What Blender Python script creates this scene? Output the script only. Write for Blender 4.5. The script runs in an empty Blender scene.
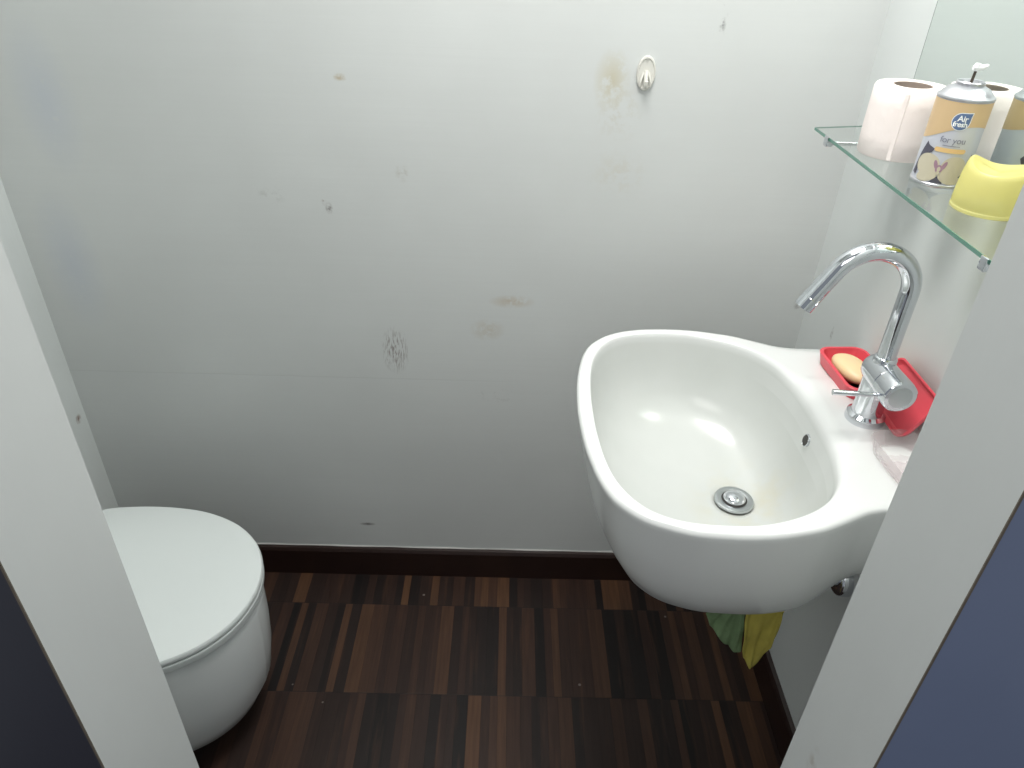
import bpy, bmesh, math, random
from mathutils import Vector, Matrix
random.seed(7)
C = bpy.context.scene.collection
PI = math.pi
W, D, WL = .618, 1.3575, -.954      # right wall x, back wall y, left wall x
YF, YI = .3335, .441                # outer / inner face of the front wall

# ------------------------------------------------------------------ materials
def srgb(r, g, b):
    f = lambda c: (c/12.92 if c <= .04045 else ((c+.055)/1.055)**2.4)
    return (f(r/255), f(g/255), f(b/255), 1)

class NT:
    def __init__(s, name):
        s.m = bpy.data.materials.new(name); s.m.use_nodes = True
        s.t = s.m.node_tree; s.n = s.t.nodes; s.b = s.n['Principled BSDF']
    def link(s, a, b): s.t.links.new(a, b)
    def node(s, typ, **k):
        n = s.n.new(typ)
        for a, v in k.items(): setattr(n, a, v)
        return n
    def coord(s): return s.node('ShaderNodeTexCoord').outputs['Object']
    def mapped(s, scale=(1, 1, 1), loc=(0, 0, 0)):
        mp = s.node('ShaderNodeMapping'); s.link(s.coord(), mp.inputs[0])
        mp.inputs['Scale'].default_value = scale; mp.inputs['Location'].default_value = loc
        return mp.outputs[0]
    def noise(s, vec, scale, detail=3, rough=.5):
        n = s.node('ShaderNodeTexNoise'); s.link(vec, n.inputs['Vector'])
        n.inputs['Scale'].default_value = scale; n.inputs['Detail'].default_value = detail
        n.inputs['Roughness'].default_value = rough
        return n.outputs['Fac']
    def mrange(s, v, a, b, c=0, d=1):
        n = s.node('ShaderNodeMapRange'); s.link(v, n.inputs[0])
        for i, x in enumerate((a, b, c, d)): n.inputs[i+1].default_value = x
        return n.outputs[0]
    def math(s, op, a, b=None, c=None):
        n = s.node('ShaderNodeMath', operation=op)
        for i, x in enumerate((a, b, c)):
            if x is None: continue
            if isinstance(x, (int, float)): n.inputs[i].default_value = x
            else: s.link(x, n.inputs[i])
        return n.outputs[0]
    def mix(s, fac, a, b):
        n = s.node('ShaderNodeMix', data_type='RGBA')
        for i, x in ((0, fac), (6, a), (7, b)):
            if isinstance(x, (int, float, tuple)): n.inputs[i].default_value = x
            else: s.link(x, n.inputs[i])
        return n.outputs[2]
    def bump(s, h, strength=.2, dist=.002):
        n = s.node('ShaderNodeBump'); s.link(h, n.inputs['Height'])
        n.inputs['Strength'].default_value = strength; n.inputs['Distance'].default_value = dist
        s.link(n.outputs[0], s.b.inputs['Normal'])

def simple(name, col, rough=.5, metal=0, var=.06, vscale=12, bump=0, bscale=60, coat=0, trans=0, ior=1.45, sss=0, alpha=1):
    q = NT(name); b = q.b
    v = q.coord()
    dark = tuple(c*(1-var) for c in col[:3]) + (1,)
    q.link(q.mix(q.noise(v, vscale), dark, col), b.inputs['Base Color'])
    b.inputs['Roughness'].default_value = rough; b.inputs['Metallic'].default_value = metal
    b.inputs['Coat Weight'].default_value = coat
    b.inputs['Coat Roughness'].default_value = .05
    b.inputs['Transmission Weight'].default_value = trans; b.inputs['IOR'].default_value = ior
    if alpha < 1: b.inputs['Alpha'].default_value = alpha
    if sss:
        b.inputs['Subsurface Weight'].default_value = sss; b.inputs['Subsurface Radius'].default_value = (.01, .008, .004)
        b.inputs['Subsurface Scale'].default_value = .5
    if bump: q.bump(q.noise(v, bscale, 4), bump)
    return q.m

def wall_paint(name, base, marks=(), seam=None, rough=.42, grain=(1, 1, 60), scuffs=()):
    q = NT(name); v = q.coord()
    dk = tuple(c*.93 for c in base[:3]) + (1,)
    col = q.mix(q.mrange(q.noise(v, 2.2, 4), .35, .65), dk, base)
    # fine directional brush grain
    g = q.noise(q.mapped(grain), 4, 5, .6)
    col = q.mix(q.mrange(g, .35, .7, 0, .22), col, tuple(c*.9 for c in base[:3]) + (1,))
    nz = q.noise(v, 55, 5, .7)
    for (c, r, colr, amt, th) in marks:
        sub = q.node('ShaderNodeVectorMath', operation='SUBTRACT'); q.link(v, sub.inputs[0]); sub.inputs[1].default_value = c
        mul = q.node('ShaderNodeVectorMath', operation='MULTIPLY'); q.link(sub.outputs[0], mul.inputs[0])
        mul.inputs[1].default_value = tuple(1/x for x in r)
        ln = q.node('ShaderNodeVectorMath', operation='LENGTH'); q.link(mul.outputs[0], ln.inputs[0])
        m = q.mrange(ln.outputs['Value'], 1, .1)
        n2 = q.mrange(nz, th, th+.16)
        col = q.mix(q.math('MULTIPLY', q.math('MULTIPLY', m, n2), amt), col, colr)
    for (c, r, colr, amt) in scuffs:       # a patch of fine vertical scratches
        sub = q.node('ShaderNodeVectorMath', operation='SUBTRACT'); q.link(v, sub.inputs[0]); sub.inputs[1].default_value = c
        mul = q.node('ShaderNodeVectorMath', operation='MULTIPLY'); q.link(sub.outputs[0], mul.inputs[0])
        mul.inputs[1].default_value = tuple(1/x for x in r)
        ln = q.node('ShaderNodeVectorMath', operation='LENGTH'); q.link(mul.outputs[0], ln.inputs[0])
        m = q.mrange(ln.outputs['Value'], 1, .4)
        n3 = q.mrange(q.noise(q.mapped((420, 420, 60)), 1, 2), .50, .60)
        col = q.mix(q.math('MULTIPLY', q.math('MULTIPLY', m, n3), amt), col, colr)
    h = g
    if seam:
        z0, xa, xb = seam
        sx = q.node('ShaderNodeSeparateXYZ'); q.link(v, sx.inputs[0])
        wob = q.mrange(q.noise(v, 3), 0, 1, -.002, .002)
        dz = q.math('ABSOLUTE', q.math('SUBTRACT', q.math('ADD', sx.outputs[2], wob), z0))
        line = q.mrange(dz, .0022, .0005)
        fade = q.mrange(sx.outputs[0], xb, xa)
        line = q.math('MULTIPLY', line, fade)
        col = q.mix(q.math('MULTIPLY', line, .30), col, tuple(c*.75 for c in base[:3]) + (1,))
        h = q.math('ADD', g, q.math('MULTIPLY', line, -1.5))
    q.link(col, q.b.inputs['Base Color'])
    q.b.inputs['Roughness'].default_value = rough
    q.bump(h, .12, .0015)
    return q.m

def parquet():
    q = NT('mosaic_parquet'); v = q.coord()
    s = q.node('ShaderNodeSeparateXYZ'); q.link(v, s.inputs[0])
    X, Y = s.outputs[0], s.outputs[1]
    PT = .249
    yr = q.math('DIVIDE', q.math('SUBTRACT', Y, .0), PT)
    yr = q.math('SUBTRACT', yr, (1.247 % PT)/PT)
    row = q.math('FLOOR', yr)
    fy = q.math('FRACT', yr)
    wn0 = q.node('ShaderNodeTexWhiteNoise', noise_dimensions='1D'); q.link(row, wn0.inputs['W'])
    shift = q.math('MULTIPLY', wn0.outputs['Value'], .7)
    # uneven strip widths
    warp = q.math('MULTIPLY', q.math('SINE', q.math('ADD', q.math('MULTIPLY', X, 61), q.math('MULTIPLY', row, 4.3))), .0055)
    xi = q.math('DIVIDE', q.math('ADD', q.math('ADD', X, shift), warp), .0225)
    strip = q.math('FLOOR', xi); fx = q.math('FRACT', xi)
    cmb = q.node('ShaderNodeCombineXYZ'); q.link(strip, cmb.inputs[0]); q.link(row, cmb.inputs[1])
    wn = q.node('ShaderNodeTexWhiteNoise', noise_dimensions='2D'); q.link(cmb.outputs[0], wn.inputs['Vector'])
    ramp = q.node('ShaderNodeValToRGB'); q.link(wn.outputs['Value'], ramp.inputs[0])
    cr = ramp.color_ramp
    stops = [(0, (14, 10, 10)), (.18, (29, 20, 18)), (.42, (42, 28, 23)), (.66, (52, 34, 27)), (.86, (68, 46, 34)), (1, (90, 62, 42))]
    cr.elements[0].color = srgb(*stops[0][1]); cr.elements[1].position = 1; cr.elements[1].color = srgb(*stops[-1][1])
    for p, c in stops[1:-1]:
        e = cr.elements.new(p); e.color = srgb(*c)
    gr = q.noise(q.mapped((130, 7, 1)), 1, 5, .6)
    col = q.mix(q.mrange(gr, .3, .72, 0, .45), ramp.outputs[0], srgb(22, 15, 14))
    col = q.mix(q.mrange(q.noise(q.mapped((60, 4, 1), (3, 5, 0)), 1, 4), .55, .75, 0, .3), col, srgb(90, 60, 42))
    ex = q.math('MINIMUM', fx, q.math('SUBTRACT', 1, fx)); ey = q.math('MINIMUM', fy, q.math('SUBTRACT', 1, fy))
    gx = q.mrange(ex, .035, .0); gy = q.mrange(ey, .006, .001)
    gap = q.math('MAXIMUM', q.math('MULTIPLY', gx, .55), gy)
    col = q.mix(q.math('MULTIPLY', gap, .65), col, srgb(10, 7, 7))
    q.b.inputs['Specular IOR Level'].default_value = .3
    # dust specks
    vo = q.node('ShaderNodeTexVoronoi'); q.link(v, vo.inputs['Vector']); vo.inputs['Scale'].default_value = 26
    wn2 = q.mrange(vo.outputs['Distance'], .10, .07)
    sc = q.node('ShaderNodeSeparateColor'); q.link(vo.outputs['Color'], sc.inputs[0])
    sel = q.mrange(sc.outputs[0], .93, .94)
    col = q.mix(q.math('MULTIPLY', q.math('MULTIPLY', wn2, sel), .45), col, srgb(150, 140, 135))
    q.link(col, q.b.inputs['Base Color'])
    q.b.inputs['Roughness'].default_value = .42
    q.link(q.mrange(gr, 0, 1, .42, .6), q.b.inputs['Roughness'])
    q.bump(q.math('SUBTRACT', q.math('MULTIPLY', gr, .3), gap), .35, .0008)
    return q.m

WHITE = srgb(208, 211, 210)
back_marks = [
    ((.173, D, 1.244), (.034, .05, .055), srgb(184, 176, 150), .7, .34),
    ((.19, D, 1.19), (.05, .05, .06), srgb(178, 170, 148), .35, .45),
    ((-.299, D, 1.235), (.015, .05, .007), srgb(165, 145, 105), 1, .46),
    ((-.344, D, .998), (.008, .05, .013), srgb(95, 85, 85), 1, .40),
    ((-.352, D, 1.01), (.006, .05, .008), srgb(120, 95, 85), 1, .48),
    ((.011, D, .809), (.050, .05, .016), srgb(184, 170, 150), .7, .34),
    ((-.039, D, .741), (.04, .05, .028), srgb(184, 174, 156), .55, .36),
    ((.349, D, 1.35), (.007, .05, .045), srgb(110, 110, 112), 1, .50),
    ((.600, D, .83), (.010, .05, .025), srgb(110, 104, 104), 1, .47),
    ((-.336, D, .171), (.022, .05, .006), srgb(90, 85, 82), 1, .38),
    ((-.016, D, .575), (.045, .05, .02), srgb(130, 122, 118), .6, .50),
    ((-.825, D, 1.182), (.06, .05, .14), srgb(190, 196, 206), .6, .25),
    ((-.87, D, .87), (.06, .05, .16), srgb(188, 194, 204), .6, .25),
    ((-.20, D, 1.07), (.015, .05, .02), srgb(165, 160, 150), .7, .48),
    ((-.45, D, 1.02), (.03, .05, .02), srgb(150, 148, 146), .6, .52),
    ((.20, D, 1.08), (.06, .05, .05), srgb(190, 184, 168), .35, .45),
]
M = dict(
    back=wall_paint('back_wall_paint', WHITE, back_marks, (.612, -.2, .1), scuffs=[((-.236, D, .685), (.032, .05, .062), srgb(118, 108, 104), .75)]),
    side=wall_paint('side_wall_paint', srgb(216, 220, 219), [((.618, 1.22, .83), (.05, .006, .02), srgb(110, 105, 105), 1, .45)], grain=(60, 1, 1)),
    left=wall_paint('left_wall_paint', srgb(214, 219, 218), [((WL, 1.33, .50), (.05, .012, .014), srgb(110, 80, 60), 1, .36)], grain=(1, 60, 1)),
    jamb=wall_paint('reveal_paint', srgb(206, 209, 208), [((-.324, .41, .72), (.05, .01, .03), srgb(150, 140, 128), .6, .45), ((-.324, .39, .62), (.05, .006, .012), srgb(120, 108, 100), .7, .45),
                    ((.312, .40, .80), (.05, .01, .03), srgb(165, 158, 148), .6, .45)], grain=(2, 8, 2)),
    ceil=simple('ceiling_paint', srgb(226, 228, 226), .7),
    blue=simple('blue_paint', srgb(124, 136, 166), .4, var=.12, vscale=9, bump=.06, bscale=80),
    navy=simple('dark_navy_paint', srgb(52, 53, 64), .45, var=.15, vscale=8, bump=.05, bscale=80),
    rawedge=simple('bare_wood_edge', srgb(118, 108, 96), .7, var=.5, vscale=60),
    floor=parquet(),
    base=simple('dark_stained_wood', srgb(46, 30, 26), .35, var=.45, vscale=14, bump=.1, bscale=40),
    caulk=simple('caulk', srgb(190, 190, 186), .6),
    ceramic=simple('white_glazed_ceramic', srgb(240, 240, 236), .22, var=.015, coat=.5),
    shaded_stained=simple('basin_glaze', srgb(226, 228, 225), .25, var=.03, vscale=8, coat=.3),
    toilet=simple('toilet_ceramic', srgb(226, 230, 230), .2, var=.015, coat=.4),
    lid=simple('toilet_lid_plastic', srgb(216, 222, 221), .28, var=.02),
    chrome=simple('chrome', srgb(214, 217, 222), .06, 1, var=.03),
    brushed=simple('brushed_chrome', srgb(196, 200, 202), .28, 1, var=.08, vscale=40),
    darkhole=simple('dark_opening', srgb(60, 58, 56), .6),
    red=simple('red_plastic', srgb(226, 84, 96), .35, var=.08, bump=.04, bscale=120),
    soap=simple('cream_soap', srgb(238, 212, 168), .4, var=.06, sss=.25),
    mirror=simple('mirror_glass', srgb(240, 247, 244), .01, 1, var=.0),
    miredge=simple('mirror_edge', srgb(105, 116, 114), .3),
    gedge=simple('green_glass_edge', srgb(92, 140, 124), .15, var=.2, vscale=5, coat=.5),
    paper=simple('toilet_paper', srgb(246, 236, 232), .9, var=.05, vscale=30, bump=.35, bscale=90),
    card=simple('cardboard_core', srgb(156, 142, 132), .85),
    tin=simple('tin', srgb(206, 207, 212), .3, .85, var=.05),
    nozzle=simple('nozzle_white', srgb(244, 246, 246), .4),
    stem=simple('nozzle_stem_dark', srgb(70, 62, 50), .5),
    gold=simple('can_gold', srgb(220, 190, 148), .4, .15, var=.10, vscale=18),
    silver=simple('can_silver', srgb(206, 208, 218), .4, .2, var=.05),
    logo=simple('logo_blue', srgb(96, 118, 158), .4),
    letter=simple('letter_white', srgb(246, 248, 250), .5),
    letgrey=simple('letter_grey', srgb(130, 132, 150), .5),
    petal=simple('petal_cream', srgb(206, 198, 176), .5, var=.15, vscale=50),
    petalc=simple('petal_core', srgb(176, 140, 160), .5, var=.3, vscale=80),
    pod=simple('vanilla_pod_dark', srgb(92, 90, 104), .5, var=.3, vscale=60),
    pill=simple('pill_amber', srgb(230, 194, 136), .5),
    hook=simple('hook_plastic', srgb(214, 213, 206), .3, coat=.2),
    green=simple('green_microfibre', srgb(122, 148, 108), .95, var=.25, vscale=60, bump=.5, bscale=220),
    yellow=simple('yellow_cloth', srgb(188, 176, 84), .95, var=.22, vscale=50, bump=.5, bscale=220),
    lampm=simple('lamp_housing', srgb(230, 230, 228), .5),
)
def glassy(name, col, rough, trans, alpha=1.0, ior=1.45):
    q = NT(name)
    n = q.noise(q.coord(), 20)
    q.link(q.mix(n, tuple(c*.97 for c in col[:3])+(1,), col), q.b.inputs['Base Color'])
    q.b.inputs['Roughness'].default_value = rough; q.b.inputs['Transmission Weight'].default_value = trans
    q.b.inputs['IOR'].default_value = ior; q.b.inputs['Alpha'].default_value = alpha
    return q.m
# thin architectural glass: mostly see-through with a Fresnel reflection (lets the light through)
def thin_glass(name, tint, refl_boost=1.0, ior=1.5):
    q = NT(name)
    tr = q.node('ShaderNodeBsdfTransparent'); gl = q.node('ShaderNodeBsdfGlossy'); gl.inputs['Roughness'].default_value = .02
    q.link(q.mix(q.noise(q.coord(), 6), tuple(c*.99 for c in tint[:3])+(1,), tint), tr.inputs[0])
    fr = q.node('ShaderNodeFresnel'); fr.inputs[0].default_value = ior
    geo = q.node('ShaderNodeNewGeometry'); sz = q.node('ShaderNodeSeparateXYZ'); q.link(geo.outputs['Normal'], sz.inputs[0])
    front = q.math('MULTIPLY', q.math('SUBTRACT', 1, geo.outputs['Backfacing']), q.math('GREATER_THAN', q.math('ABSOLUTE', sz.outputs[2]), .5))
    mx = q.node('ShaderNodeMixShader'); q.link(q.math('MULTIPLY', q.math('MULTIPLY', fr.outputs[0], front), refl_boost), mx.inputs[0])
    q.link(tr.outputs[0], mx.inputs[1]); q.link(gl.outputs[0], mx.inputs[2])
    q.link(mx.outputs[0], q.n['Material Output'].inputs[0])
    return q.m
M['glass'] = thin_glass('shelf_glass', (.98, .995, .988, 1), 1.0)
def translucent(name, col, tint):
    q = NT(name)
    tr = q.node('ShaderNodeBsdfTransparent'); tr.inputs[0].default_value = tint
    tl = q.node('ShaderNodeBsdfTranslucent'); c = q.mix(q.noise(q.coord(), 25), tuple(x*.96 for x in col[:3])+(1,), col)
    q.link(c, tl.inputs[0]); q.link(c, q.b.inputs['Base Color']); q.b.inputs['Roughness'].default_value = .25
    m1 = q.node('ShaderNodeMixShader'); m1.inputs[0].default_value = .45; q.link(q.b.outputs[0], m1.inputs[1]); q.link(tl.outputs[0], m1.inputs[2])
    m2 = q.node('ShaderNodeMixShader'); m2.inputs[0].default_value = .40; q.link(m1.outputs[0], m2.inputs[1]); q.link(tr.outputs[0], m2.inputs[2])
    q.link(m2.outputs[0], q.n['Material Output'].inputs[0]); return q.m
M['cup'] = translucent('yellow_translucent_plastic', srgb(248, 244, 188), (1, .98, .70, 1))
M['clear'] = None
def clear_plastic():
    q = NT('clear_frosted_plastic')
    tr = q.node('ShaderNodeBsdfTransparent'); tr.inputs[0].default_value = (.97, .95, .955, 1)
    mx = q.node('ShaderNodeMixShader')
    fr = q.node('ShaderNodeLayerWeight'); fr.inputs[0].default_value = .35
    q.link(q.mrange(fr.outputs['Fresnel'], 0, 1, .09, .4), mx.inputs[0])
    q.link(q.mix(q.noise(q.coord(), 30), srgb(228, 224, 224), srgb(240, 236, 236)), q.b.inputs['Base Color'])
    q.b.inputs['Roughness'].default_value = .25
    q.link(tr.outputs[0], mx.inputs[1]); q.link(q.b.outputs[0], mx.inputs[2])
    q.link(mx.outputs[0], q.n['Material Output'].inputs[0])
    return q.m
M['clear'] = clear_plastic()

def basin_glaze():      # white glaze; shade painted darker inside the bowl, yellowish stain round the waste
    q = NT('basin_glaze'); v = q.coord()
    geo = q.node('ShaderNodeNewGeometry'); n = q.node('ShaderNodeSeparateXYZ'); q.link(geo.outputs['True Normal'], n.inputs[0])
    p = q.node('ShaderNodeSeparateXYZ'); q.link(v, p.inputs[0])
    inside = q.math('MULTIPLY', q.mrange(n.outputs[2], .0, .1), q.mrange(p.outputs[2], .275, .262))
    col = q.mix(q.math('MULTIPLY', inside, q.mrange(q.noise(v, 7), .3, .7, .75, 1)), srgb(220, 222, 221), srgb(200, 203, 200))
    d = q.node('ShaderNodeVectorMath', operation='DISTANCE'); q.link(v, d.inputs[0]); d.inputs[1].default_value = (.005, -.015, .10)
    st = q.math('MULTIPLY', q.mrange(d.outputs['Value'], .12, .03), q.mrange(q.noise(v, 22, 4), .42, .7))
    col = q.mix(q.math('MULTIPLY', st, .55), col, srgb(202, 196, 170))
    q.link(col, q.b.inputs['Base Color']); q.b.inputs['Roughness'].default_value = .24
    q.b.inputs['Coat Weight'].default_value = .25; q.b.inputs['Coat Roughness'].default_value = .08
    return q.m
M['shaded_stained'] = basin_glaze()

# ------------------------------------------------------------------ helpers
def link_obj(name, me, mat, parent=None, smooth=True):
    if mat is not None and not me.materials:
        for m in (mat if isinstance(mat, (list, tuple)) else [mat]): me.materials.append(M[m])
    if smooth:
        for p in me.polygons: p.use_smooth = True
    o = bpy.data.objects.new(name, me); C.objects.link(o)
    if parent: o.parent = parent
    return o
def obj(name, bm, mat, parent=None, smooth=True, sharp=35, loc=None):
    """link bm (world coords) as an object; parent is an Empty at a location -> coordinates made local"""
    bmesh.ops.remove_doubles(bm, verts=bm.verts, dist=1e-6)
    bmesh.ops.recalc_face_normals(bm, faces=bm.faces)
    base = Vector((0, 0, 0))
    p = parent
    while p is not None: base += p.location; p = p.parent
    if loc is not None: origin = Vector(loc) - base
    else: origin = Vector((0, 0, 0))
    for v in bm.verts: v.co -= base + origin
    if smooth:
        for e in bm.edges:
            if len(e.link_faces) == 2 and e.calc_face_angle(0) > math.radians(sharp): e.smooth = False
    me = bpy.data.meshes.new(name); bm.to_mesh(me); bm.free()
    o = link_obj(name, me, mat, parent, smooth); o.location = origin
    return o
def thing(name, label, cat, loc, group=None):
    o = bpy.data.objects.new(name, None); C.objects.link(o); o.location = loc; o.empty_display_size = .05
    return tag(o, label, cat, group)
def tag(o, label, cat, group=None):
    o['label'] = label; o['category'] = cat
    if group: o['group'] = group
    return o
def box(bm, a, b, bevel=0, seg=2):
    r = bmesh.ops.create_cube(bm, size=1)
    vs = r['verts']
    for v in vs:
        v.co = Vector((a[i] + (v.co[i] + .5)*(b[i]-a[i]) for i in range(3)))
    if bevel:
        es = list({e for v in vs for e in v.link_edges})
        bmesh.ops.bevel(bm, geom=es, offset=bevel, segments=seg, profile=.6, affect='EDGES')
def loft(bm, rings, cap0=True, cap1=True, closed=True):
    vr = [[bm.verts.new(p) for p in r] for r in rings]
    n = len(vr[0])
    for a, b in zip(vr, vr[1:]):
        for i in range(n if closed else n-1):
            j = (i+1) % n
            try: bm.faces.new((a[i], a[j], b[j], b[i]))
            except ValueError: pass
    if cap0: bm.faces.new(vr[0])
    if cap1: bm.faces.new(vr[-1])
    return vr
def lathe(bm, c, prof, n=48, axis='z', cap0=True, cap1=True):
    """prof: list of (radius, height) from c along axis"""
    rings = []
    for r, h in prof:
        ring = []
        for i in range(n):
            a = 2*PI*i/n; u, v = max(r, 1e-5)*math.cos(a), max(r, 1e-5)*math.sin(a)
            if axis == 'z': p = (u, v, h)
            elif axis == 'y': p = (u, h, v)
            else: p = (h, u, v)
            ring.append(Vector(c) + Vector(p))
        rings.append(ring)
    loft(bm, rings, cap0, cap1)
def frame(t):
    t = t.normalized(); up = Vector((0, 1, 0)) if abs(t.y) < .9 else Vector((0, 0, 1))
    a = t.cross(up).normalized(); return a, t.cross(a).normalized()
def tube(bm, pts, r, n=24, cap=True):
    pts = [Vector(p) for p in pts]; rings = []
    for i, p in enumerate(pts):
        t = (pts[min(i+1, len(pts)-1)] - pts[max(i-1, 0)])
        a, b = frame(t); rr = r[i] if isinstance(r, (list, tuple)) else r
        rings.append([p + a*rr*math.cos(2*PI*k/n) + b*rr*math.sin(2*PI*k/n) for k in range(n)])
    loft(bm, rings, cap, cap)
def catmull(pts, k=8, closed=False):
    P = [Vector(p) for p in pts]; out = []
    n = len(P); rng = range(n if closed else n-1)
    for i in rng:
        if closed: p0, p1, p2, p3 = P[(i-1) % n], P[i], P[(i+1) % n], P[(i+2) % n]
        else: p0, p1, p2, p3 = P[max(i-1, 0)], P[i], P[i+1], P[min(i+2, n-1)]
        for j in range(k):
            t = j/k
            out.append(.5*((2*p1) + (p2-p0)*t + (2*p0-5*p1+4*p2-p3)*t*t + (3*p1-p0-3*p2+p3)*t**3))
    if not closed: out.append(P[-1])
    return out
def sstep(a, b, x):
    t = min(1, max(0, (x-a)/(b-a))); return t*t*(3-2*t)
def rrect(cx, cy, hx, hy, r, z, n=6):
    pts = []
    for sx, sy, a0 in ((1, 1, 0), (-1, 1, PI/2), (-1, -1, PI), (1, -1, 3*PI/2)):
        for k in range(n+1):
            a = a0 + k*PI/2/n
            pts.append(Vector((cx + sx*(hx-r) + r*math.cos(a), cy + sy*(hy-r) + r*math.sin(a), z)))
    return pts

# ------------------------------------------------------------------ room shell
def struct(name, bm, mat, sm=False):
    o = obj(name, bm, mat, smooth=sm); o['kind'] = 'structure'; return o
H = 2.3
bm = bmesh.new(); box(bm, (WL-.1, -1.2, -.08), (W+.7, D+.1, 0)); struct('floor', bm, 'floor')
bm = bmesh.new(); box(bm, (WL-.1, YF, H), (W+.1, D+.1, H+.08)); struct('ceiling', bm, 'ceil')
bm = bmesh.new(); box(bm, (WL-.1, D, 0), (W+.1, D+.1, H)); struct('wall_back', bm, 'back')
bm = bmesh.new(); box(bm, (WL-.1, YI, 0), (WL, D, H)); struct('wall_left', bm, 'left')
bm = bmesh.new(); box(bm, (W, YI, 0), (W+.1, D, H)); struct('wall_right', bm, 'side')
XL, XR = -.3241, .3118
def front(name, x0, x1, z0, z1, paint):
    bm = bmesh.new(); box(bm, (x0, YF, z0), (x1, YI, z1))
    bm.faces.ensure_lookup_table(); bm.normal_update()
    for f in bm.faces: f.material_index = 1 if f.normal.y < -.5 else 0
    return struct(name, bm, ['jamb', paint])
front('wall_front_left', WL-.7, XL, 0, H, 'navy')  # outer face coloured darker than the one right of the opening
front('wall_front_right', XR, W+.7, 0, H, 'blue')
front('wall_front_top', XL, XR, 2.03, H, 'blue')
# thin bare edge where the reveal meets the coloured paint
for i, (x, s) in enumerate(((XL, -1), (XR, 1))):
    bm = bmesh.new()
    box(bm, (min(x, x+s*.0016), YF-.0010, 0), (max(x, x+s*.0016), YF, 2.03))
    struct('trim_%d' % (i+1), bm, 'rawedge')
# baseboards: chamfered profile
def baseboard(name, a, b, inward):
    a, b, n = Vector(a), Vector(b), Vector(inward)
    prof = [(0, 0), (.013, 0), (.013, .082), (.009, .090), (.0, .092)]
    bm = bmesh.new()
    loft(bm, [[p + n*u + Vector((0, 0, h)) for u, h in prof] for p in (a, b)])
    return struct(name, bm, 'base')
baseboard('baseboard_back', (WL, D, 0), (W, D, 0), (0, -1, 0))
baseboard('baseboard_right', (W, YI, 0), (W, D-.013, 0), (-1, 0, 0))
baseboard('baseboard_left', (WL, YI, 0), (WL, D-.013, 0), (1, 0, 0))
bm = bmesh.new()
tube(bm, [(WL+.02+i*.05, D-.001, .0925+.0006*math.sin(i*2.1)) for i in range(32)], [.0016+.0006*math.sin(i*1.3) for i in range(32)], 6)
struct('trim_3', bm, 'caulk', True)

# ------------------------------------------------------------------ washbasin
SY, RZ = .908, .86
outer_h = [(.112, 0), (.114, .05), (.118, .095), (.128, .15), (.141, .188), (.156, .211), (.178, .232), (.205, .246), (.24, .257), (.275, .2605), (.31, .261), (.345, .2575), (.38, .250), (.405, .243), (.43, .2315), (.454, .2195), (.478, .209), (.51, .204), (.56, .203), (W, .203)]
inner_h = [(.136, 0), (.137, .05), (.143, .113), (.154, .160), (.174, .198), (.20, .222), (.238, .236), (.299, .240), (.345, .233), (.39, .215), (.425, .190), (.450, .156), (.464, .118), (.473, .07), (.475, 0)]
def full(h, closed_wall):
    pts = catmull([(x, y, 0) for x, y in h], 8)
    if not closed_wall: pts2 = [Vector((p.x, -p.y, 0)) for p in reversed(pts[1:-1])]
    else: pts2 = [Vector((p.x, -p.y, 0)) for p in reversed(pts[1:])]
    return pts + pts2
def polar(poly, c, th):
    d = Vector((math.cos(th), math.sin(th))); best = 0
    n = len(poly)
    for i in range(n):
        a = Vector((poly[i].x-c[0], poly[i].y-c[1])); b = Vector((poly[(i+1) % n].x-c[0], poly[(i+1) % n].y-c[1]))
        e = b-a; den = d.x*e.y - d.y*e.x
        if abs(den) < 1e-12: continue
        t = (a.x*e.y - a.y*e.x)/den; s = (a.x*d.y - a.y*d.x)/den
        if t > 0 and -1e-6 <= s <= 1+1e-6: best = max(best, t)
    return best
PC = (.36, 0)
OUT, INN = full(outer_h, True), full(inner_h, False)
ca = math.atan2(.203, W-PC[0])
ths = sorted([2*PI*i/220 for i in range(220)] + [ca, 2*PI-ca])
ro = [polar(OUT, PC, t) for t in ths]; ri = [polar(INN, PC, t) for t in ths]
def P2(r, t): return Vector((PC[0]+r*math.cos(t), r*math.sin(t), 0))
outer = [P2(r, t) for r, t in zip(ro, ths)]; inner = [P2(r, t) for r, t in zip(ri, ths)]
DR = Vector((.383, 0, 0))
rings = []
def bodyring(sx, sy, z):
    out = []
    for p in outer:
        x = W - (W-p.x)*sx; y = p.y*sy
        zz = RZ - (RZ-z)*(1 - .20*sstep(.44, .535, x))
        out.append(Vector((x, SY+y, zz)))
    return out
prof = [(.52, .10, .5805), (.56, .34, .584), (.70, .55, .597), (.80, .70, .624), (.885, .815, .661), (.922, .887, .70), (.955, .94, .74), (.978, .972, .79), (.99, .99, .825), (.996, .997, .845)]
for sx, sy, z in prof: rings.append(bodyring(sx, sy, z))
def lerp_ring(t, z):
    out = []
    for a, b in zip(outer, inner):
        p = a.lerp(b, t)
        # the tap ledge is raised a few millimetres
        led = .003*sstep(.115, .095, abs(p.y))*sstep(.478, .492, p.x)*(1 if t > 0 else 1)
        out.append(Vector((p.x, SY+p.y, z+led)))
    return out
def offs(ring, d, z):   # pull ring inwards by d towards polar centre (not on the wall edge)
    out = []
    for p in ring:
        v = Vector((p.x-PC[0], p.y-0)); L = v.length; k = 0 if p.x > W-.002 else d/L
        out.append(Vector((p.x - v.x*k, SY + p.y - v.y*k, z)))
    return out
rings.append([Vector((p.x, SY+p.y, RZ-.007)) for p in outer])
rings.append(offs(outer, .0012, RZ-.003))
rings.append(offs(outer, .004, RZ-.0005))
for t in (.22, .34, .46, .58, .68, .76, .82, .88): rings.append(lerp_ring(t, RZ))
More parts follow.
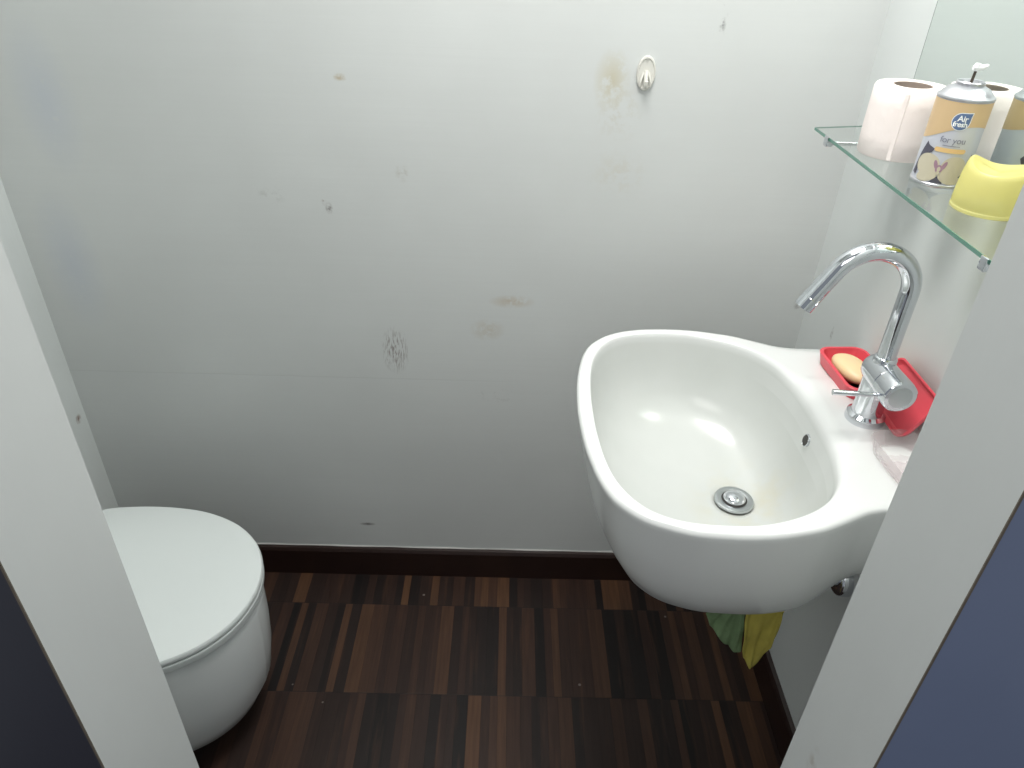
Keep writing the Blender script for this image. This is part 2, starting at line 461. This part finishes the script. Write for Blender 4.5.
rings.append([Vector((p.x, SY+p.y, RZ-.0015)) for p in [a.lerp(b, .955) for a, b in zip(outer, inner)]])
inprof = [(1.0, .852), (.985, .838), (.965, .812), (.93, .782), (.87, .752), (.78, .729), (.66, .713), (.52, .701), (.38, .693), (.25, .688), (.12, .6845), (.04, .683), (0, .682), (-.12, .677)]
body_rings = [r for r in rings]
basin_rings = []
for t, z in inprof:      # distances shrink towards the round waste
    ring = []
    for p in inner:
        v = Vector((p.x-DR.x, p.y)); d = v.length; v.normalize(); rr_ = .034 + (d-.034)*t if t >= 0 else .028
        ring.append(Vector((DR.x+v.x*rr_, SY+v.y*rr_, z)))
    basin_rings.append(ring)
sink = thing('washbasin', 'white ceramic wall-hung washbasin with a rounded deep bowl under the glass shelf', 'washbasin', (.40, SY, .58))
bm = bmesh.new(); loft(bm, body_rings + basin_rings, True, True)
obj('basin', bm, 'shaded_stained', sink, sharp=50)
# overflow hole
bm = bmesh.new()
lathe(bm, (.4700, SY, .812), [(.0083, .001), (.0090, -.0006), (.0100, -.0004), (.0108, .003)], 32, 'x')
for v in bm.verts:
    dz, dy = v.co.z-.812, v.co.y-SY
    v.co.z = .812 + dz*1.0; v.co.y = SY + dy*.9; v.co.x += -.2*dz*-1
ovf = obj('overflow_ring', bm, 'chrome', sink)
bm = bmesh.new(); lathe(bm, (.4690, SY, .812), [(.0001, 0), (.0080, 0), (.0083, .002)], 24, 'x'); 
for v in bm.verts: v.co.x += .2*(v.co.z-.812)
obj('overflow_hole', bm, 'darkhole', sink)
# waste
bm = bmesh.new(); lathe(bm, (DR.x, SY, .6845), [(.018, -.004), (.019, .0015), (.021, .0032), (.027, .0042), (.031, .003), (.0322, .0)], 48, cap0=False, cap1=False)
wst = obj('waste_flange', bm, 'brushed', sink)
bm = bmesh.new(); lathe(bm, (DR.x, SY, .6845), [(.0232, .003), (.0232, -.003)], 40); obj('waste_gap', bm, 'darkhole', sink)
bm = bmesh.new(); lathe(bm, (DR.x, SY, .6845), [(.0001, .0135), (.006, .0132), (.012, .0115), (.0168, .0085), (.0182, .0055), (.0175, .003), (.010, .001)], 40, cap0=False)
obj('waste_plug', bm, 'chrome', sink)

# trap under the bowl
trap = thing('bottle_trap', 'chrome bottle trap and waste pipe under the washbasin', 'pipe trap', (DR.x, SY, .46))
bm = bmesh.new(); lathe(bm, (DR.x, SY, 0), [(.0165, .5805), (.0165, .545), (.021, .545), (.021, .53), (.0165, .53), (.0165, .52)], 32); obj('inlet_pipe', bm, 'chrome', trap)
bm = bmesh.new(); lathe(bm, (DR.x, SY, 0), [(.010, .448), (.026, .450), (.030, .456), (.030, .470), (.027, .474), (.027, .518), (.022, .526), (.010, .528)], 40); obj('trap_cup', bm, 'chrome', trap)
bm = bmesh.new(); tube(bm, [(DR.x+.02, SY, .505), (.45, SY, .505), (.52, SY, .505), (.600, SY, .505)], .0145, 24); obj('outlet_pipe', bm, 'chrome', trap)
bm = bmesh.new(); lathe(bm, (W, SY, .505), [(.0146, -.020), (.024, -.020), (.0285, -.018), (.031, -.014), (.032, -.001), (.032, .0)], 40, 'x'); obj('wall_rosette', bm, 'chrome', trap)

# ------------------------------------------------------------------ tap
FX, FY = .543, .899
tap = thing('mixer_tap', 'chrome single-lever mixer tap with a tall gooseneck spout on the washbasin', 'tap', (FX, FY, RZ+.003))
z0 = RZ+.003
bm = bmesh.new(); lathe(bm, (FX, FY, z0), [(.0285, 0), (.0288, .004), (.0275, .010), (.0225, .014)], 48); obj('base_flange', bm, 'chrome', tap)
bm = bmesh.new(); lathe(bm, (FX, FY, 0), [(.0222, z0+.013), (.0212, z0+.03), (.0212, z0+.06), (.0212, .950), (.018, .957)], 48); obj('body', bm, 'chrome', tap)
bm = bmesh.new()
BZ = .945
lathe(bm, (FX, FY, BZ), [(.0001, .0262), (.012, .0255), (.0185, .0225), (.0220, .016), (.0230, .008), (.0232, -.030), (.0224, -.0308)], 48, 'y', cap0=False); obj('valve_barrel', bm, 'chrome', tap)
bm = bmesh.new()
lathe(bm, (FX, FY, BZ), [(.0224, -.0312), (.0236, -.0322), (.0242, -.060), (.0234, -.0645), (.0218, -.066)], 48, 'y', cap0=False); kn = obj('handle', bm, 'chrome', tap)
bm = bmesh.new(); lathe(bm, (FX, FY, BZ), [(.0218, -.0659), (.0001, -.0663)], 48, 'y', cap0=False); obj('handle_cap', bm, 'brushed', kn)
bm = bmesh.new(); ly = FY-.048
tube(bm, [(FX-.012, ly, BZ-.008), (FX-.03, ly+.001, BZ-.008), (FX-.055, ly+.003, BZ-.008), (FX-.083, ly+.005, BZ-.008)], [.0034, .0034, .0038, .0044], 16); obj('lever', bm, 'chrome', kn)
# spout
bm = bmesh.new()
pts = [(FX, FY, .958), (FX, FY, 1.0), (FX, FY, 1.03), (FX, FY, 1.058)]
cxx, czz, rr = FX-.057, 1.073, .057
E0 = 150
for k in range(0, 25):
    a = math.radians(k*E0/24); pts.append((cxx+rr*math.cos(a), FY, czz+rr*math.sin(a)))
ex, ez = pts[-1][0], pts[-1][2]
tdx, tdz = -math.sin(math.radians(E0)), math.cos(math.radians(E0))
for L in (.020, .045): pts.append((ex+tdx*L, FY, ez+tdz*L))
tube(bm, pts, .0128, 28, True); sp = obj('spout', bm, 'chrome', tap)
tip = Vector(pts[-1]); td = Vector((tdx, 0, tdz))
bm = bmesh.new(); tube(bm, [tip, tip+td*.001, tip+td*.0015, tip+td*.018, tip+td*.0185, tip+td*.008], [.0128, .0128, .0133, .0133, .0105, .0105], 28); obj('aerator', bm, 'chrome', sp)
bm = bmesh.new(); lathe(bm, (FX, FY, 0), [(.0160, .962), (.0160, .9695), (.0150, .9715), (.0128, .9725)], 36, cap0=False, cap1=False); obj('spout_collar', bm, 'chrome', sp)

# ------------------------------------------------------------------ soap dish, soap, leaning lid, clear tray
zt = RZ+.005
def tray(bm, cx, cy, hx, hy, r, z0, h, th, taper=.004, base=.002):
    R = []
    R.append(rrect(cx, cy, hx-taper-.003, hy-taper-.003, r, z0)); R.append(rrect(cx, cy, hx-taper, hy-taper, r, z0+.002))
    R.append(rrect(cx, cy, hx, hy, r, z0+h-.001)); R.append(rrect(cx, cy, hx-.0008, hy-.0008, r, z0+h))
    R.append(rrect(cx, cy, hx-th, hy-th, r-th*.5, z0+h)); R.append(rrect(cx, cy, hx-th-taper, hy-th-taper, r-th*.5, z0+base+.002))
    R.append(rrect(cx, cy, hx-th-taper-.002, hy-th-taper-.002, r-th*.5, z0+base))
    loft(bm, R)
DX, DY = .5700, 1.011
bm = bmesh.new(); tray(bm, 0, 0, .041, .067, .020, 0, .023, .0050)
bmesh.ops.rotate(bm, verts=bm.verts, cent=(0, 0, 0), matrix=Matrix.Rotation(math.radians(3), 3, 'Z'))
for v in bm.verts: v.co += Vector((DX, DY, zt-.004))
dish = obj('soap_dish', bm, 'red', loc=(DX, DY, zt-.004)); tag(dish, 'red plastic soap dish holding a cream soap bar behind the tap', 'soap dish')
bm = bmesh.new()
bmesh.ops.create_uvsphere(bm, u_segments=40, v_segments=20, radius=1)
for v in bm.verts:
    f = lambda c, p: math.copysign(abs(c)**p, c)
    v.co = Vector((f(v.co.x, .85)*.026, f(v.co.y, .85)*.042, f(v.co.z, .9)*.014))
bmesh.ops.rotate(bm, verts=bm.verts, cent=(0, 0, 0), matrix=Matrix.Rotation(math.radians(10), 3, 'Z') @ Matrix.Rotation(math.radians(5), 3, 'Y'))
for v in bm.verts: v.co += Vector((DX-.004, DY+.006, zt+.0125))
sb = obj('soap_bar', bm, 'soap', loc=(DX-.004, DY+.006, zt+.0125)); tag(sb, 'worn oval cream soap bar lying in the red dish', 'soap')
# lid leaning on the wall
bm = bmesh.new(); tray(bm, 0, 0, .040, .065, .018, 0, .009, .003, .002)
Mx = Matrix.Translation((.5905, .899, zt+.036)) @ Matrix.Rotation(math.radians(-61), 4, 'Y')
bmesh.ops.transform(bm, matrix=Mx, verts=bm.verts)
ld = obj('soap_box_cover', bm, 'red', loc=(.575, .903, zt)); tag(ld, 'shallow red plastic soap box cover leaning against the wall right of the tap', 'soap box')
# clear tray
bm = bmesh.new(); tray(bm, 0, 0, .036, .062, .022, 0, .026, .0016, .006, .0016)
bmesh.ops.rotate(bm, verts=bm.verts, cent=(0, 0, 0), matrix=Matrix.Rotation(math.radians(6), 3, 'Z'))
for v in bm.verts: v.co += Vector((.556, .778, RZ+.001))
ct = obj('clear_plastic_tray', bm, 'clear', loc=(.556, .778, RZ)); tag(ct, 'clear frosted plastic tray at the corner of the washbasin by the door frame', 'tray')

# ------------------------------------------------------------------ glass shelf, brackets, mirror
SZ = 1.205
shelf = thing('glass_shelf', 'clear glass shelf with a green edge on the wall above the tap', 'shelf', (W, .94, SZ))
xf, y0, y1, y1b = .496, .648, 1.234, 1.262
T = .0048
bm = bmesh.new()
e = .0006
poly = [(xf+e, y0+e), (W-.001, y0+e), (W-.001, y1b-e), (xf+e, y1-e)]
loft(bm, [[Vector((x, y, z)) for x, y in poly] for z in (SZ-T+.0003, SZ)])
for f in list(bm.faces):
    if abs(f.normal.z) < .5: pass
obj('glass_panel', bm, 'glass', shelf, smooth=False)
bm = bmesh.new()
box(bm, (xf-.0008, y0, SZ-T), (xf+.0004, y1, SZ-.0002))
obj('front_edge', bm, 'gedge', shelf, smooth=False)
bm = bmesh.new()
a, b = Vector((xf, y1, 0)), Vector((W-.001, y1b, 0))
loft(bm, [[a+Vector((0, dy, z)), b+Vector((0, dy, z))] [::1] + [b+Vector((0, dy+.0008, z)), a+Vector((0, dy+.0008, z))] for dy, z in ((0, SZ-T+.002), (0, SZ-T+.004))])
obj('end_edge', bm, 'gedge', shelf, smooth=False)
for yb in (1.172, .708):
    bm = bmesh.new()
    tube(bm, [(W, yb, SZ-T-.0045), (xf+.004, yb, SZ-T-.0045)], .0032, 16)
    lathe(bm, (W, yb, SZ-T-.0045), [(.003, -.006), (.009, -.005), (.010, 0)], 24, 'x')
    br = obj('bracket_rod', bm, 'chrome', shelf)
    bm = bmesh.new(); box(bm, (xf-.0045, yb-.006, SZ-T-.009), (xf+.006, yb+.006, SZ-T-.0005), .0015)
    box(bm, (xf-.0045, yb-.006, SZ-T-.003), (xf-.0012, yb+.006, SZ+.0012), .001)
    obj('bracket_clip', bm, 'chrome', br)
mir = thing('wall_mirror', 'frameless mirror on the right wall behind the glass shelf', 'mirror', (W, .93, 1.21))
bm = bmesh.new(); box(bm, (W-.0042, .60, SZ+.006), (W-.0002, 1.200, 1.85)); obj('mirror_edge', bm, 'miredge', mir, smooth=False)
bm = bmesh.new(); box(bm, (W-.0050, .6010, SZ+.007), (W-.0043, 1.1970, 1.849)); obj('mirror_face', bm, 'mirror', mir, smooth=False)

# ------------------------------------------------------------------ things on the shelf
tr = thing('toilet_roll', 'white toilet paper roll standing upright on the glass shelf', 'toilet roll', (.560, 1.09, SZ))
bm = bmesh.new()
rp = []
RR = .0495
loft_r = [[Vector((.560+(r)*math.cos(a), 1.09+(r)*math.sin(a), z)) for a in [2*PI*i/72 for i in range(72)]] for r, z in
          ((.026, SZ), (RR-.002, SZ), (RR, SZ+.003), (RR+.0006, SZ+.03), (RR+.0004, SZ+.07), (RR, SZ+.091), (RR-.0025, SZ+.0945), (.036, SZ+.0955), (.026, SZ+.095), (.026, SZ))]
loft(bm, loft_r, False, False); obj('paper', bm, 'paper', tr)
bm = bmesh.new(); lathe(bm, (.560, 1.09, SZ), [(.0258, .0005), (.0258, .0945), (.0240, .0945), (.0240, .0005)], 48, cap0=False, cap1=False); obj('cardboard_core', bm, 'card', tr)
# loose sheet end: a slightly raised vertical edge
a0 = math.radians(-118)
bm = bmesh.new()
ring = [[Vector((.560+(RR+.0003+k)*math.cos(a), 1.09+(RR+.0003+k)*math.sin(a), z)) for z in (SZ+.002, SZ+.09)] for a, k in ((a0-.10, .0001), (a0-.05, .0004), (a0, .0009), (a0+.004, .0006), (a0+.03, .0001))]
loft(bm, ring, False, False, closed=False); obj('loose_sheet_end', bm, 'paper', tr)

KX, KY, KR = .564, .962, .0325
can = thing('spray_can', 'gold and silver air freshener spray can with a flower picture on the glass shelf', 'spray can', (KX, KY, SZ))
bm = bmesh.new(); lathe(bm, (KX, KY, SZ), [(.026, .001), (KR-.001, 0), (KR+.0006, .0018), (KR+.0004, .004), (KR-.0008, .0052)], 64); obj('bottom_rim', bm, 'tin', can)
HB = .106
bm = bmesh.new(); lathe(bm, (KX, KY, SZ), [(KR-.0004, .005), (KR-.0004, HB)], 64, cap0=False, cap1=False); lab = obj('label_wrap', bm, 'silver', can)
bm = bmesh.new(); lathe(bm, (KX, KY, SZ), [(KR-.0004, HB-.0004), (KR+.0007, HB+.0006), (KR+.0004, HB+.0026), (KR-.001, HB+.003), (.029, HB+.006), (.0245, HB+.0108), (.019, HB+.0135), (.0165, HB+.0145)], 64, cap0=False); obj('shoulder', bm, 'tin', can)
bm = bmesh.new(); lathe(bm, (KX, KY, SZ), [(.0155, HB+.013), (.0165, HB+.0155), (.0168, HB+.018), (.0158, HB+.0192), (.0145, HB+.0188), (.0135, HB+.016), (.0128, HB+.0145), (.004, HB+.0155)], 48, cap0=False); obj('valve_cup', bm, 'tin', can)
bm = bmesh.new(); tube(bm, [(KX, KY, SZ+HB+.014), (KX+.001, KY, SZ+HB+.034)], .0017, 12); obj('valve_stem', bm, 'stem', can)
bm = bmesh.new()
tube(bm, [(KX-.0035, KY, SZ+HB+.034), (KX+.006, KY-.001, SZ+HB+.0345), (KX+.013, KY-.002, SZ+HB+.037)], [.0030, .0034, .0022], 14)
lathe(bm, (KX+.001, KY, SZ+HB), [(.0026, .0305), (.0034, .033), (.0036, .038), (.003, .0392)], 20)
obj('nozzle', bm, 'nozzle', can)
# label art: flat shapes wrapped round the can. u = arc length (m) to the viewer's right, v = height
TH0 = math.atan2(0-KY, 0.03-KX)      # faces the doorway
def wrap(bm, off):
    for v in bm.verts:
        u, h = v.co.x, v.co.y; a = TH0 + u/KR; r = KR + off
        v.co = Vector((KX + r*math.cos(a), KY + r*math.sin(a), SZ + h))
def art(name, polys, mat, off, parent=None, sub=True):
    bm = bmesh.new()
    for poly in polys:
        vs = [bm.verts.new((x, y, 0)) for x, y in poly]
        f = bm.faces.new(vs)
    bmesh.ops.triangulate(bm, faces=bm.faces)
    for _ in range(3 if sub else 0):
        es = [e for e in bm.edges if e.calc_length() > .004]
        if not es: break
        bmesh.ops.subdivide_edges(bm, edges=es, cuts=1)
        bmesh.ops.triangulate(bm, faces=bm.faces)
    wrap(bm, off)
    return obj(name, bm, mat, parent or can, smooth=False)
# gold upper field with a wavy lower edge, all the way round
N = 96; top = []; L = 2*PI*KR
bm = bmesh.new()
rows = []
for i in range(N):
    u = -L/2 + L*i/N
    low = .066 + .010*math.sin((u+.004)*2*PI/L*1.0 + .35) + .003*math.sin(u*2*PI/L*2+1)
    rows.append([Vector((u, low, 0)), Vector((u, (low+HB)/2, 0)), Vector((u, HB-.0012, 0))])
loft(bm, rows, False, False, closed=False)
for i in range(1):
    pass
vs = list(bm.verts); wrap(bm, 0.0001 - .0002)
obj('gold_band', bm, 'gold', lab)
def ell(cx, cy, a, b, rot=0, n=28):
    r = math.radians(rot); c, s = math.cos(r), math.sin(r)
    return [(cx + a*math.cos(t)*c - b*math.sin(t)*s, cy + a*math.cos(t)*s + b*math.sin(t)*c) for t in [2*PI*k/n for k in range(n)]]
LU, LV, LR = .0035, .083, .0098
tear = lambda k: [(LU + LR*k*math.cos(math.radians(a)), LV + LR*k*math.sin(math.radians(a))) for a in range(90, 361, 10)] + [(LU+LR*k*1.02, LV+LR*k*.6), (LU+LR*k*1.08, LV+LR*k*1.05), (LU+LR*k*.6, LV+LR*k*1.02)]
art('logo_border', [tear(1.09)], 'letter', .0001, lab)
art('logo', [tear(1.0)], 'logo', .0003, lab)
def text(name, s, cx, cy, size, mat, off, parent, bold=0.0):
    cu = bpy.data.curves.new(name, 'FONT'); cu.body = s; cu.size = size; cu.align_x = 'CENTER'; cu.align_y = 'CENTER'
    cu.offset = bold; cu.resolution_u = 4; cu.space_character = .95
    o = bpy.data.objects.new(name, cu); C.objects.link(o)
    dg = bpy.context.evaluated_depsgraph_get(); dg.update()
    me = bpy.data.meshes.new_from_object(o.evaluated_get(dg))
    bpy.data.objects.remove(o); bm = bmesh.new(); bm.from_mesh(me); bpy.data.meshes.remove(me)
    for v in bm.verts: v.co = Vector((v.co.x+cx, v.co.y+cy, 0))
    bmesh.ops.triangulate(bm, faces=bm.faces)
    wrap(bm, off)
    return obj(name, bm, mat, parent, smooth=False)
text('lettering', 'Air', LU+.0012, LV+.0034, .0095, 'letter', .0005, lab, .0002)
text('lettering', 'fresh', LU, LV-.0032, .0085, 'letter', .0005, lab, .0002)
text('lettering', 'for you', .002, .060, .0105, 'letgrey', .0002, lab, .0)
art('grey_line', [[(-.008, .0528), (.012, .0528), (.012, .0536), (-.008, .0536)]], 'letgrey', .0002, lab)
art('amber_strip', [rr2 for rr2 in [[(x-.0, y) for x, y in [(-.013+.0028*math.cos(t)-.0, .0475+.0028*math.sin(t)) for t in [PI/2+PI*k/8 for k in range(9)]] + [(.018+.0028*math.cos(t), .0475+.0028*math.sin(t)) for t in [-PI/2+PI*k/8 for k in range(9)]]]]], 'pill', .0002, lab)
art('vanilla_pod', [[(-.040, .012), (-.034, .038), (-.028, .054), (-.024, .050), (-.015, .047), (-.018, .042), (-.028, .036), (-.033, .010)]], 'pod', .0002, lab)
art('vanilla_pod', [[(.020, .014), (.024, .013), (.036, .040), (.033, .044), (.030, .036)], [(-.010, .006), (.006, .006), (.002, .016), (-.004, .014)]], 'pod', .0001, lab)
art('orchid_petal', [ell(-.019, .027, .0155, .0135, 10), ell(.013, .027, .0150, .0140, -12), ell(-.016, .0130, .0135, .0070, 18), ell(.012, .0130, .0140, .0070, -14)], 'petal', .0004, lab)
art('orchid_centre', [ell(-.008, .029, .0022, .0055, 18), ell(.002, .029, .0022, .0055, -18), ell(-.003, .024, .0042, .0050)], 'petalc', .0006, lab)
art('orchid_lip', [ell(-.003, .024, .0020, .0030), ell(-.003, .019, .0022, .0025)], 'petal', .0008, lab)

# yellow translucent cap
YX, YY, YR = .5735, .857, .0405
bm = bmesh.new(); n = 72
def yr(r, z, w):
    out = []
    for i in range(n):
        a = 2*PI*i/n
        out.append(Vector((YX+r*math.cos(a), YY+r*math.sin(a), SZ + z + w*.0045*math.cos(2*(a-2.5)) + w*.0015*math.sin(3*a+1))))
    return out
rg = [yr(r, z, w) for r, z, w in ((YR-.0015, 0, 0), (YR, .0012, 0), (YR, .0040, 0), (YR-.0006, .0048, 0), (YR-.0006, .0075, 0), (YR-.0002, .0085, 0), (YR-.0004, .020, .1), (YR-.0016, .034, .4),
      (YR-.0032, .045, .8), (YR-.0048, .050, 1), (YR-.0068, .0520, 1), (YR-.009, .0515, 1), (YR-.0125, .0480, .9), (YR-.020, .0455, .6), (YR-.032, .0445, .3), (.0004, .0442, 0))]
loft(bm, rg, False, True)
cap = obj('yellow_plastic_cap', bm, 'cup', loc=(YX, YY, SZ))
sm = cap.modifiers.new('thickness', 'SOLIDIFY'); sm.thickness = .0012; sm.offset = -1
tag(cap, 'translucent yellow plastic cap with a wavy top beside the spray can', 'cap')

# ------------------------------------------------------------------ adhesive hook on back wall
HX, HZ = .2305, 1.2565
hk = thing('wall_hook', 'small white oval adhesive hook on the back wall', 'hook', (HX, D, HZ))
bm = bmesh.new()
rg = []
for s, y in ((1, 0), (1, -.0025), (.95, -.0042), (.86, -.0045), (.80, -.0032), (.5, -.0028), (.05, -.0027)):
    rg.append([Vector((HX + .0165*s*math.cos(a), D+y, HZ + .0285*s*math.sin(a))) for a in [2*PI*i/48 for i in range(48)]])
loft(bm, rg); obj('back_plate', bm, 'hook', hk)
bm = bmesh.new()
pts = catmull([(HX, D-.003, HZ+.004), (HX, D-.008, HZ-.008), (HX, D-.011, HZ-.018), (HX, D-.016, HZ-.018), (HX, D-.018, HZ-.010)], 6)
tube(bm, pts, [.0042 - .0012*i/len(pts) for i in range(len(pts))], 16)
obj('hook_arm', bm, 'hook', hk)
bm = bmesh.new()
for s in (-1, 1):
    tube(bm, catmull([(HX+s*.004, D-.003, HZ+.002), (HX+s*.0085, D-.007, HZ-.012), (HX+s*.0090, D-.0062, HZ-.021)], 5), .0020, 12)
obj('hook_rib', bm, 'hook', hk)

# ------------------------------------------------------------------ toilet
TX0, TYc, LID = -.876, .975, .40
yaw = math.radians(-5)
half = [(0, .160), (.02, .178), (.06, .190), (.12, .199), (.18, .201), (.235, .196), (.29, .180), (.335, .156), (.374, .122), (.401, .081), (.415, .040), (.420, 0)]
hp = catmull([(x, y, 0) for x, y in half], 6)
lidpoly = [Vector((p.x, p.y, 0)) for p in hp] + [Vector((p.x, -p.y, 0)) for p in reversed(hp[:-1])]
PCt = Vector((.21, 0, 0))
def tw(p):
    x = p.x*math.cos(yaw) - p.y*math.sin(yaw); y = p.x*math.sin(yaw) + p.y*math.cos(yaw)
    return Vector((TX0 + x, TYc + y, p.z))
def tring(s, z, sx=None, dx=0, sy=None):
    sx = s if sx is None else sx; sy = s if sy is None else sy
    return [tw(Vector((PCt.x + (p.x-PCt.x)*sx + dx, p.y*sy, z))) for p in lidpoly]
wc = thing('toilet', 'white toilet with closed lid against the left wall', 'toilet', (-.70, .955, 0))
bm = bmesh.new()
loft(bm, [tring(.985, LID-.0155), tring(1.0, LID-.013), tring(1.003, LID-.009), tring(1.0, LID-.004), tring(.990, LID-.001), tring(.975, LID), tring(.6, LID+.0012), tring(.2, LID+.0016)])
obj('lid', bm, 'lid', wc)
bm = bmesh.new()
loft(bm, [tring(.98, LID-.036), tring(.994, LID-.034), tring(.999, LID-.028), tring(.999, LID-.0195), tring(.990, LID-.017)])
obj('seat', bm, 'lid', wc)
for s in (-1, 1):
    bm = bmesh.new(); q = tw(Vector((-.008, s*.075, 0)))
    lathe(bm, (q.x, q.y, LID-.036), [(.017, 0), (.017, .022), (.013, .026)], 24); obj('hinge', bm, 'lid', wc)
bm = bmesh.new()
def bring(z, tipx, backx, hw):
    out = []
    for p in lidpoly:
        t = p.x/.418
        out.append(tw(Vector((backx + (tipx-backx)*t, p.y/.191*hw*1.02, z))))
    return out
bp = [(.0, .312, -.03, .122), (.008, .311, -.03, .122), (.014, .300, -.03, .116), (.020, .300, -.04, .114), (.031, .317, -.04, .130), (.050, .347, -.04, .152), (.080, .374, -.045, .171), (.125, .394, -.05, .183), (.19, .404, -.055, .189), (.26, .409, -.06, .191), (.33, .410, -.06, .191), (.352, .408, -.06, .190), (.361, .403, -.058, .186), (LID-.037, .395, -.05, .180)]
loft(bm, [bring(*b) for b in bp]); obj('bowl', bm, 'toilet', wc)
bm = bmesh.new()
cyy = .955
cist = [rrect(-.894, cyy, .050, .150, .030, .34), rrect(-.894, cyy, .054, .160, .030, .37), rrect(-.894, cyy, .056, .163, .030, .70), rrect(-.894, cyy, .056, .163, .030, .72)]
loft(bm, cist); obj('cistern', bm, 'toilet', wc)
bm = bmesh.new(); loft(bm, [rrect(-.894, cyy, .057, .166, .030, .721), rrect(-.894, cyy, .059, .168, .030, .726), rrect(-.894, cyy, .059, .168, .030, .742), rrect(-.894, cyy, .054, .163, .028, .749)]); cl = obj('cistern_lid', bm, 'toilet', wc)
bm = bmesh.new(); lathe(bm, (-.894, cyy, .749), [(.022, 0), (.021, .004), (.018, .005)], 32); obj('flush_button', bm, 'chrome', cl)

# ------------------------------------------------------------------ cloths on the waste pipe
def cloth(name, mat, cols, label, seed, px, pz_top):
    """cols: list of (x, z_bottom, y_bottom) across the width; folded over the pipe"""
    rnd = random.Random(seed)
    bm = bmesh.new(); nu, nv = 36, 30
    C_ = catmull([Vector(c) for c in cols], 10); rows = []
    top = catmull([Vector(c) for c in px], 10)
    for i in range(nu):
        f = i/(nu-1)
        b = C_[min(len(C_)-1, int(round(f*(len(C_)-1))))]; t = top[min(len(top)-1, int(round(f*(len(top)-1))))]
        row = []
        # back flap, over the pipe, then front flap
        pr = .0165 + .002*(seed % 2)
        for k in range(9):
            h = 1-k/8
            row.append(Vector((t.x + (b.x-t.x)*.35*h, SY + pr + .004*h + .003*math.sin(f*18), pz_top - .07*h)))
        for k in range(1, 9):
            a = PI*k/8; row.append(Vector((t.x, SY + pr*math.cos(a), pz_top + pr*math.sin(a))))
        y_t = SY-pr
        for k in range(1, nv+1):
            g = k/nv
            x = t.x + (b.x-t.x)*g; z = pz_top + (b.y-pz_top)*g; y = y_t + (b.z-y_t)*g
            amp = .0032*g
            y += amp*math.sin(f*17+seed) + .5*amp*math.sin(f*33+g*5) + .002*math.sin(g*14+f*9)
            x += .0012*g*math.sin(f*23+g*6)*math.sin(PI*f)
            row.append(Vector((x, y, z)))
        rows.append(row)
    loft(bm, rows, False, False, closed=False)
    o = obj(name, bm, mat, sharp=80, loc=(px[0][0], SY, pz_top))
    s = o.modifiers.new('thickness', 'SOLIDIFY'); s.thickness = .0028; s.offset = 0
    tag(o, label, 'cloth'); return o
PZ = .505
cloth('cleaning_cloth', 'green', [(0.3724, 0.4407, 0.876), (0.3899, 0.4028, 0.876), (0.4143, 0.3697, 0.876), (0.4407, 0.3386, 0.876), (0.4551, 0.3421, 0.876)],
      'folded green cloth draped over the waste pipe below the washbasin', 3, [(.417, 0, 0), (.420, 0, 0), (.426, 0, 0), (.432, 0, 0), (.438, 0, 0)], PZ)
cloth('cleaning_cloth', 'yellow', [(0.4537, 0.3527, 0.868), (0.4642, 0.3236, 0.868), (0.4816, 0.3032, 0.868), (0.5031, 0.3603, 0.868), (0.5067, 0.4335, 0.868)],
      'crumpled yellow cloth draped over the waste pipe, hanging beside the green one', 4, [(.4405, 0, 0), (.459, 0, 0), (.478, 0, 0), (.498, 0, 0), (.517, 0, 0)], PZ)

# ------------------------------------------------------------------ light
def area(name, loc, size, energy, col, rot=(0, 0, 0), shape='SQUARE', size_y=None):
    l = bpy.data.lights.new(name, 'AREA'); l.energy = energy; l.color = col; l.size = size
    if size_y: l.shape = 'RECTANGLE'; l.size_y = size_y
    o = bpy.data.objects.new(name, l); C.objects.link(o); o.location = loc; o.rotation_euler = rot
    return o
area('room_light', (.10, .86, H-.01), .5, 19, (1, .985, .955))
area('hall_light', (-.5, -.9, 2.25), .9, 9, (1, .97, .93), (math.radians(25), 0, 0))
w = bpy.data.worlds.new('world'); bpy.context.scene.world = w; w.use_nodes = True
w.node_tree.nodes['Background'].inputs[0].default_value = (.86, .93, 1, 1)
w.node_tree.nodes['Background'].inputs[1].default_value = .30

# ------------------------------------------------------------------ camera
cam = bpy.data.cameras.new('camera'); co = bpy.data.objects.new('camera', cam); C.objects.link(co)
cam.sensor_width = 36; cam.lens = 735/1024*36; cam.clip_start = .01
RM = [[0.99960075, -0.02624105, -0.01047649], [0.00568176, 0.54988849, -0.83521875], [0.02767792, 0.83482576, 0.54981804]]
m = Matrix(RM).to_4x4(); m.translation = Vector((0, 0, 1.5)); co.matrix_world = m
bpy.context.scene.camera = co
sc = bpy.context.scene
sc.view_settings.view_transform = 'Standard'; sc.view_settings.look = 'None'; sc.view_settings.exposure = 0
sc.cycles.max_bounces = 10; sc.cycles.transparent_max_bounces = 16
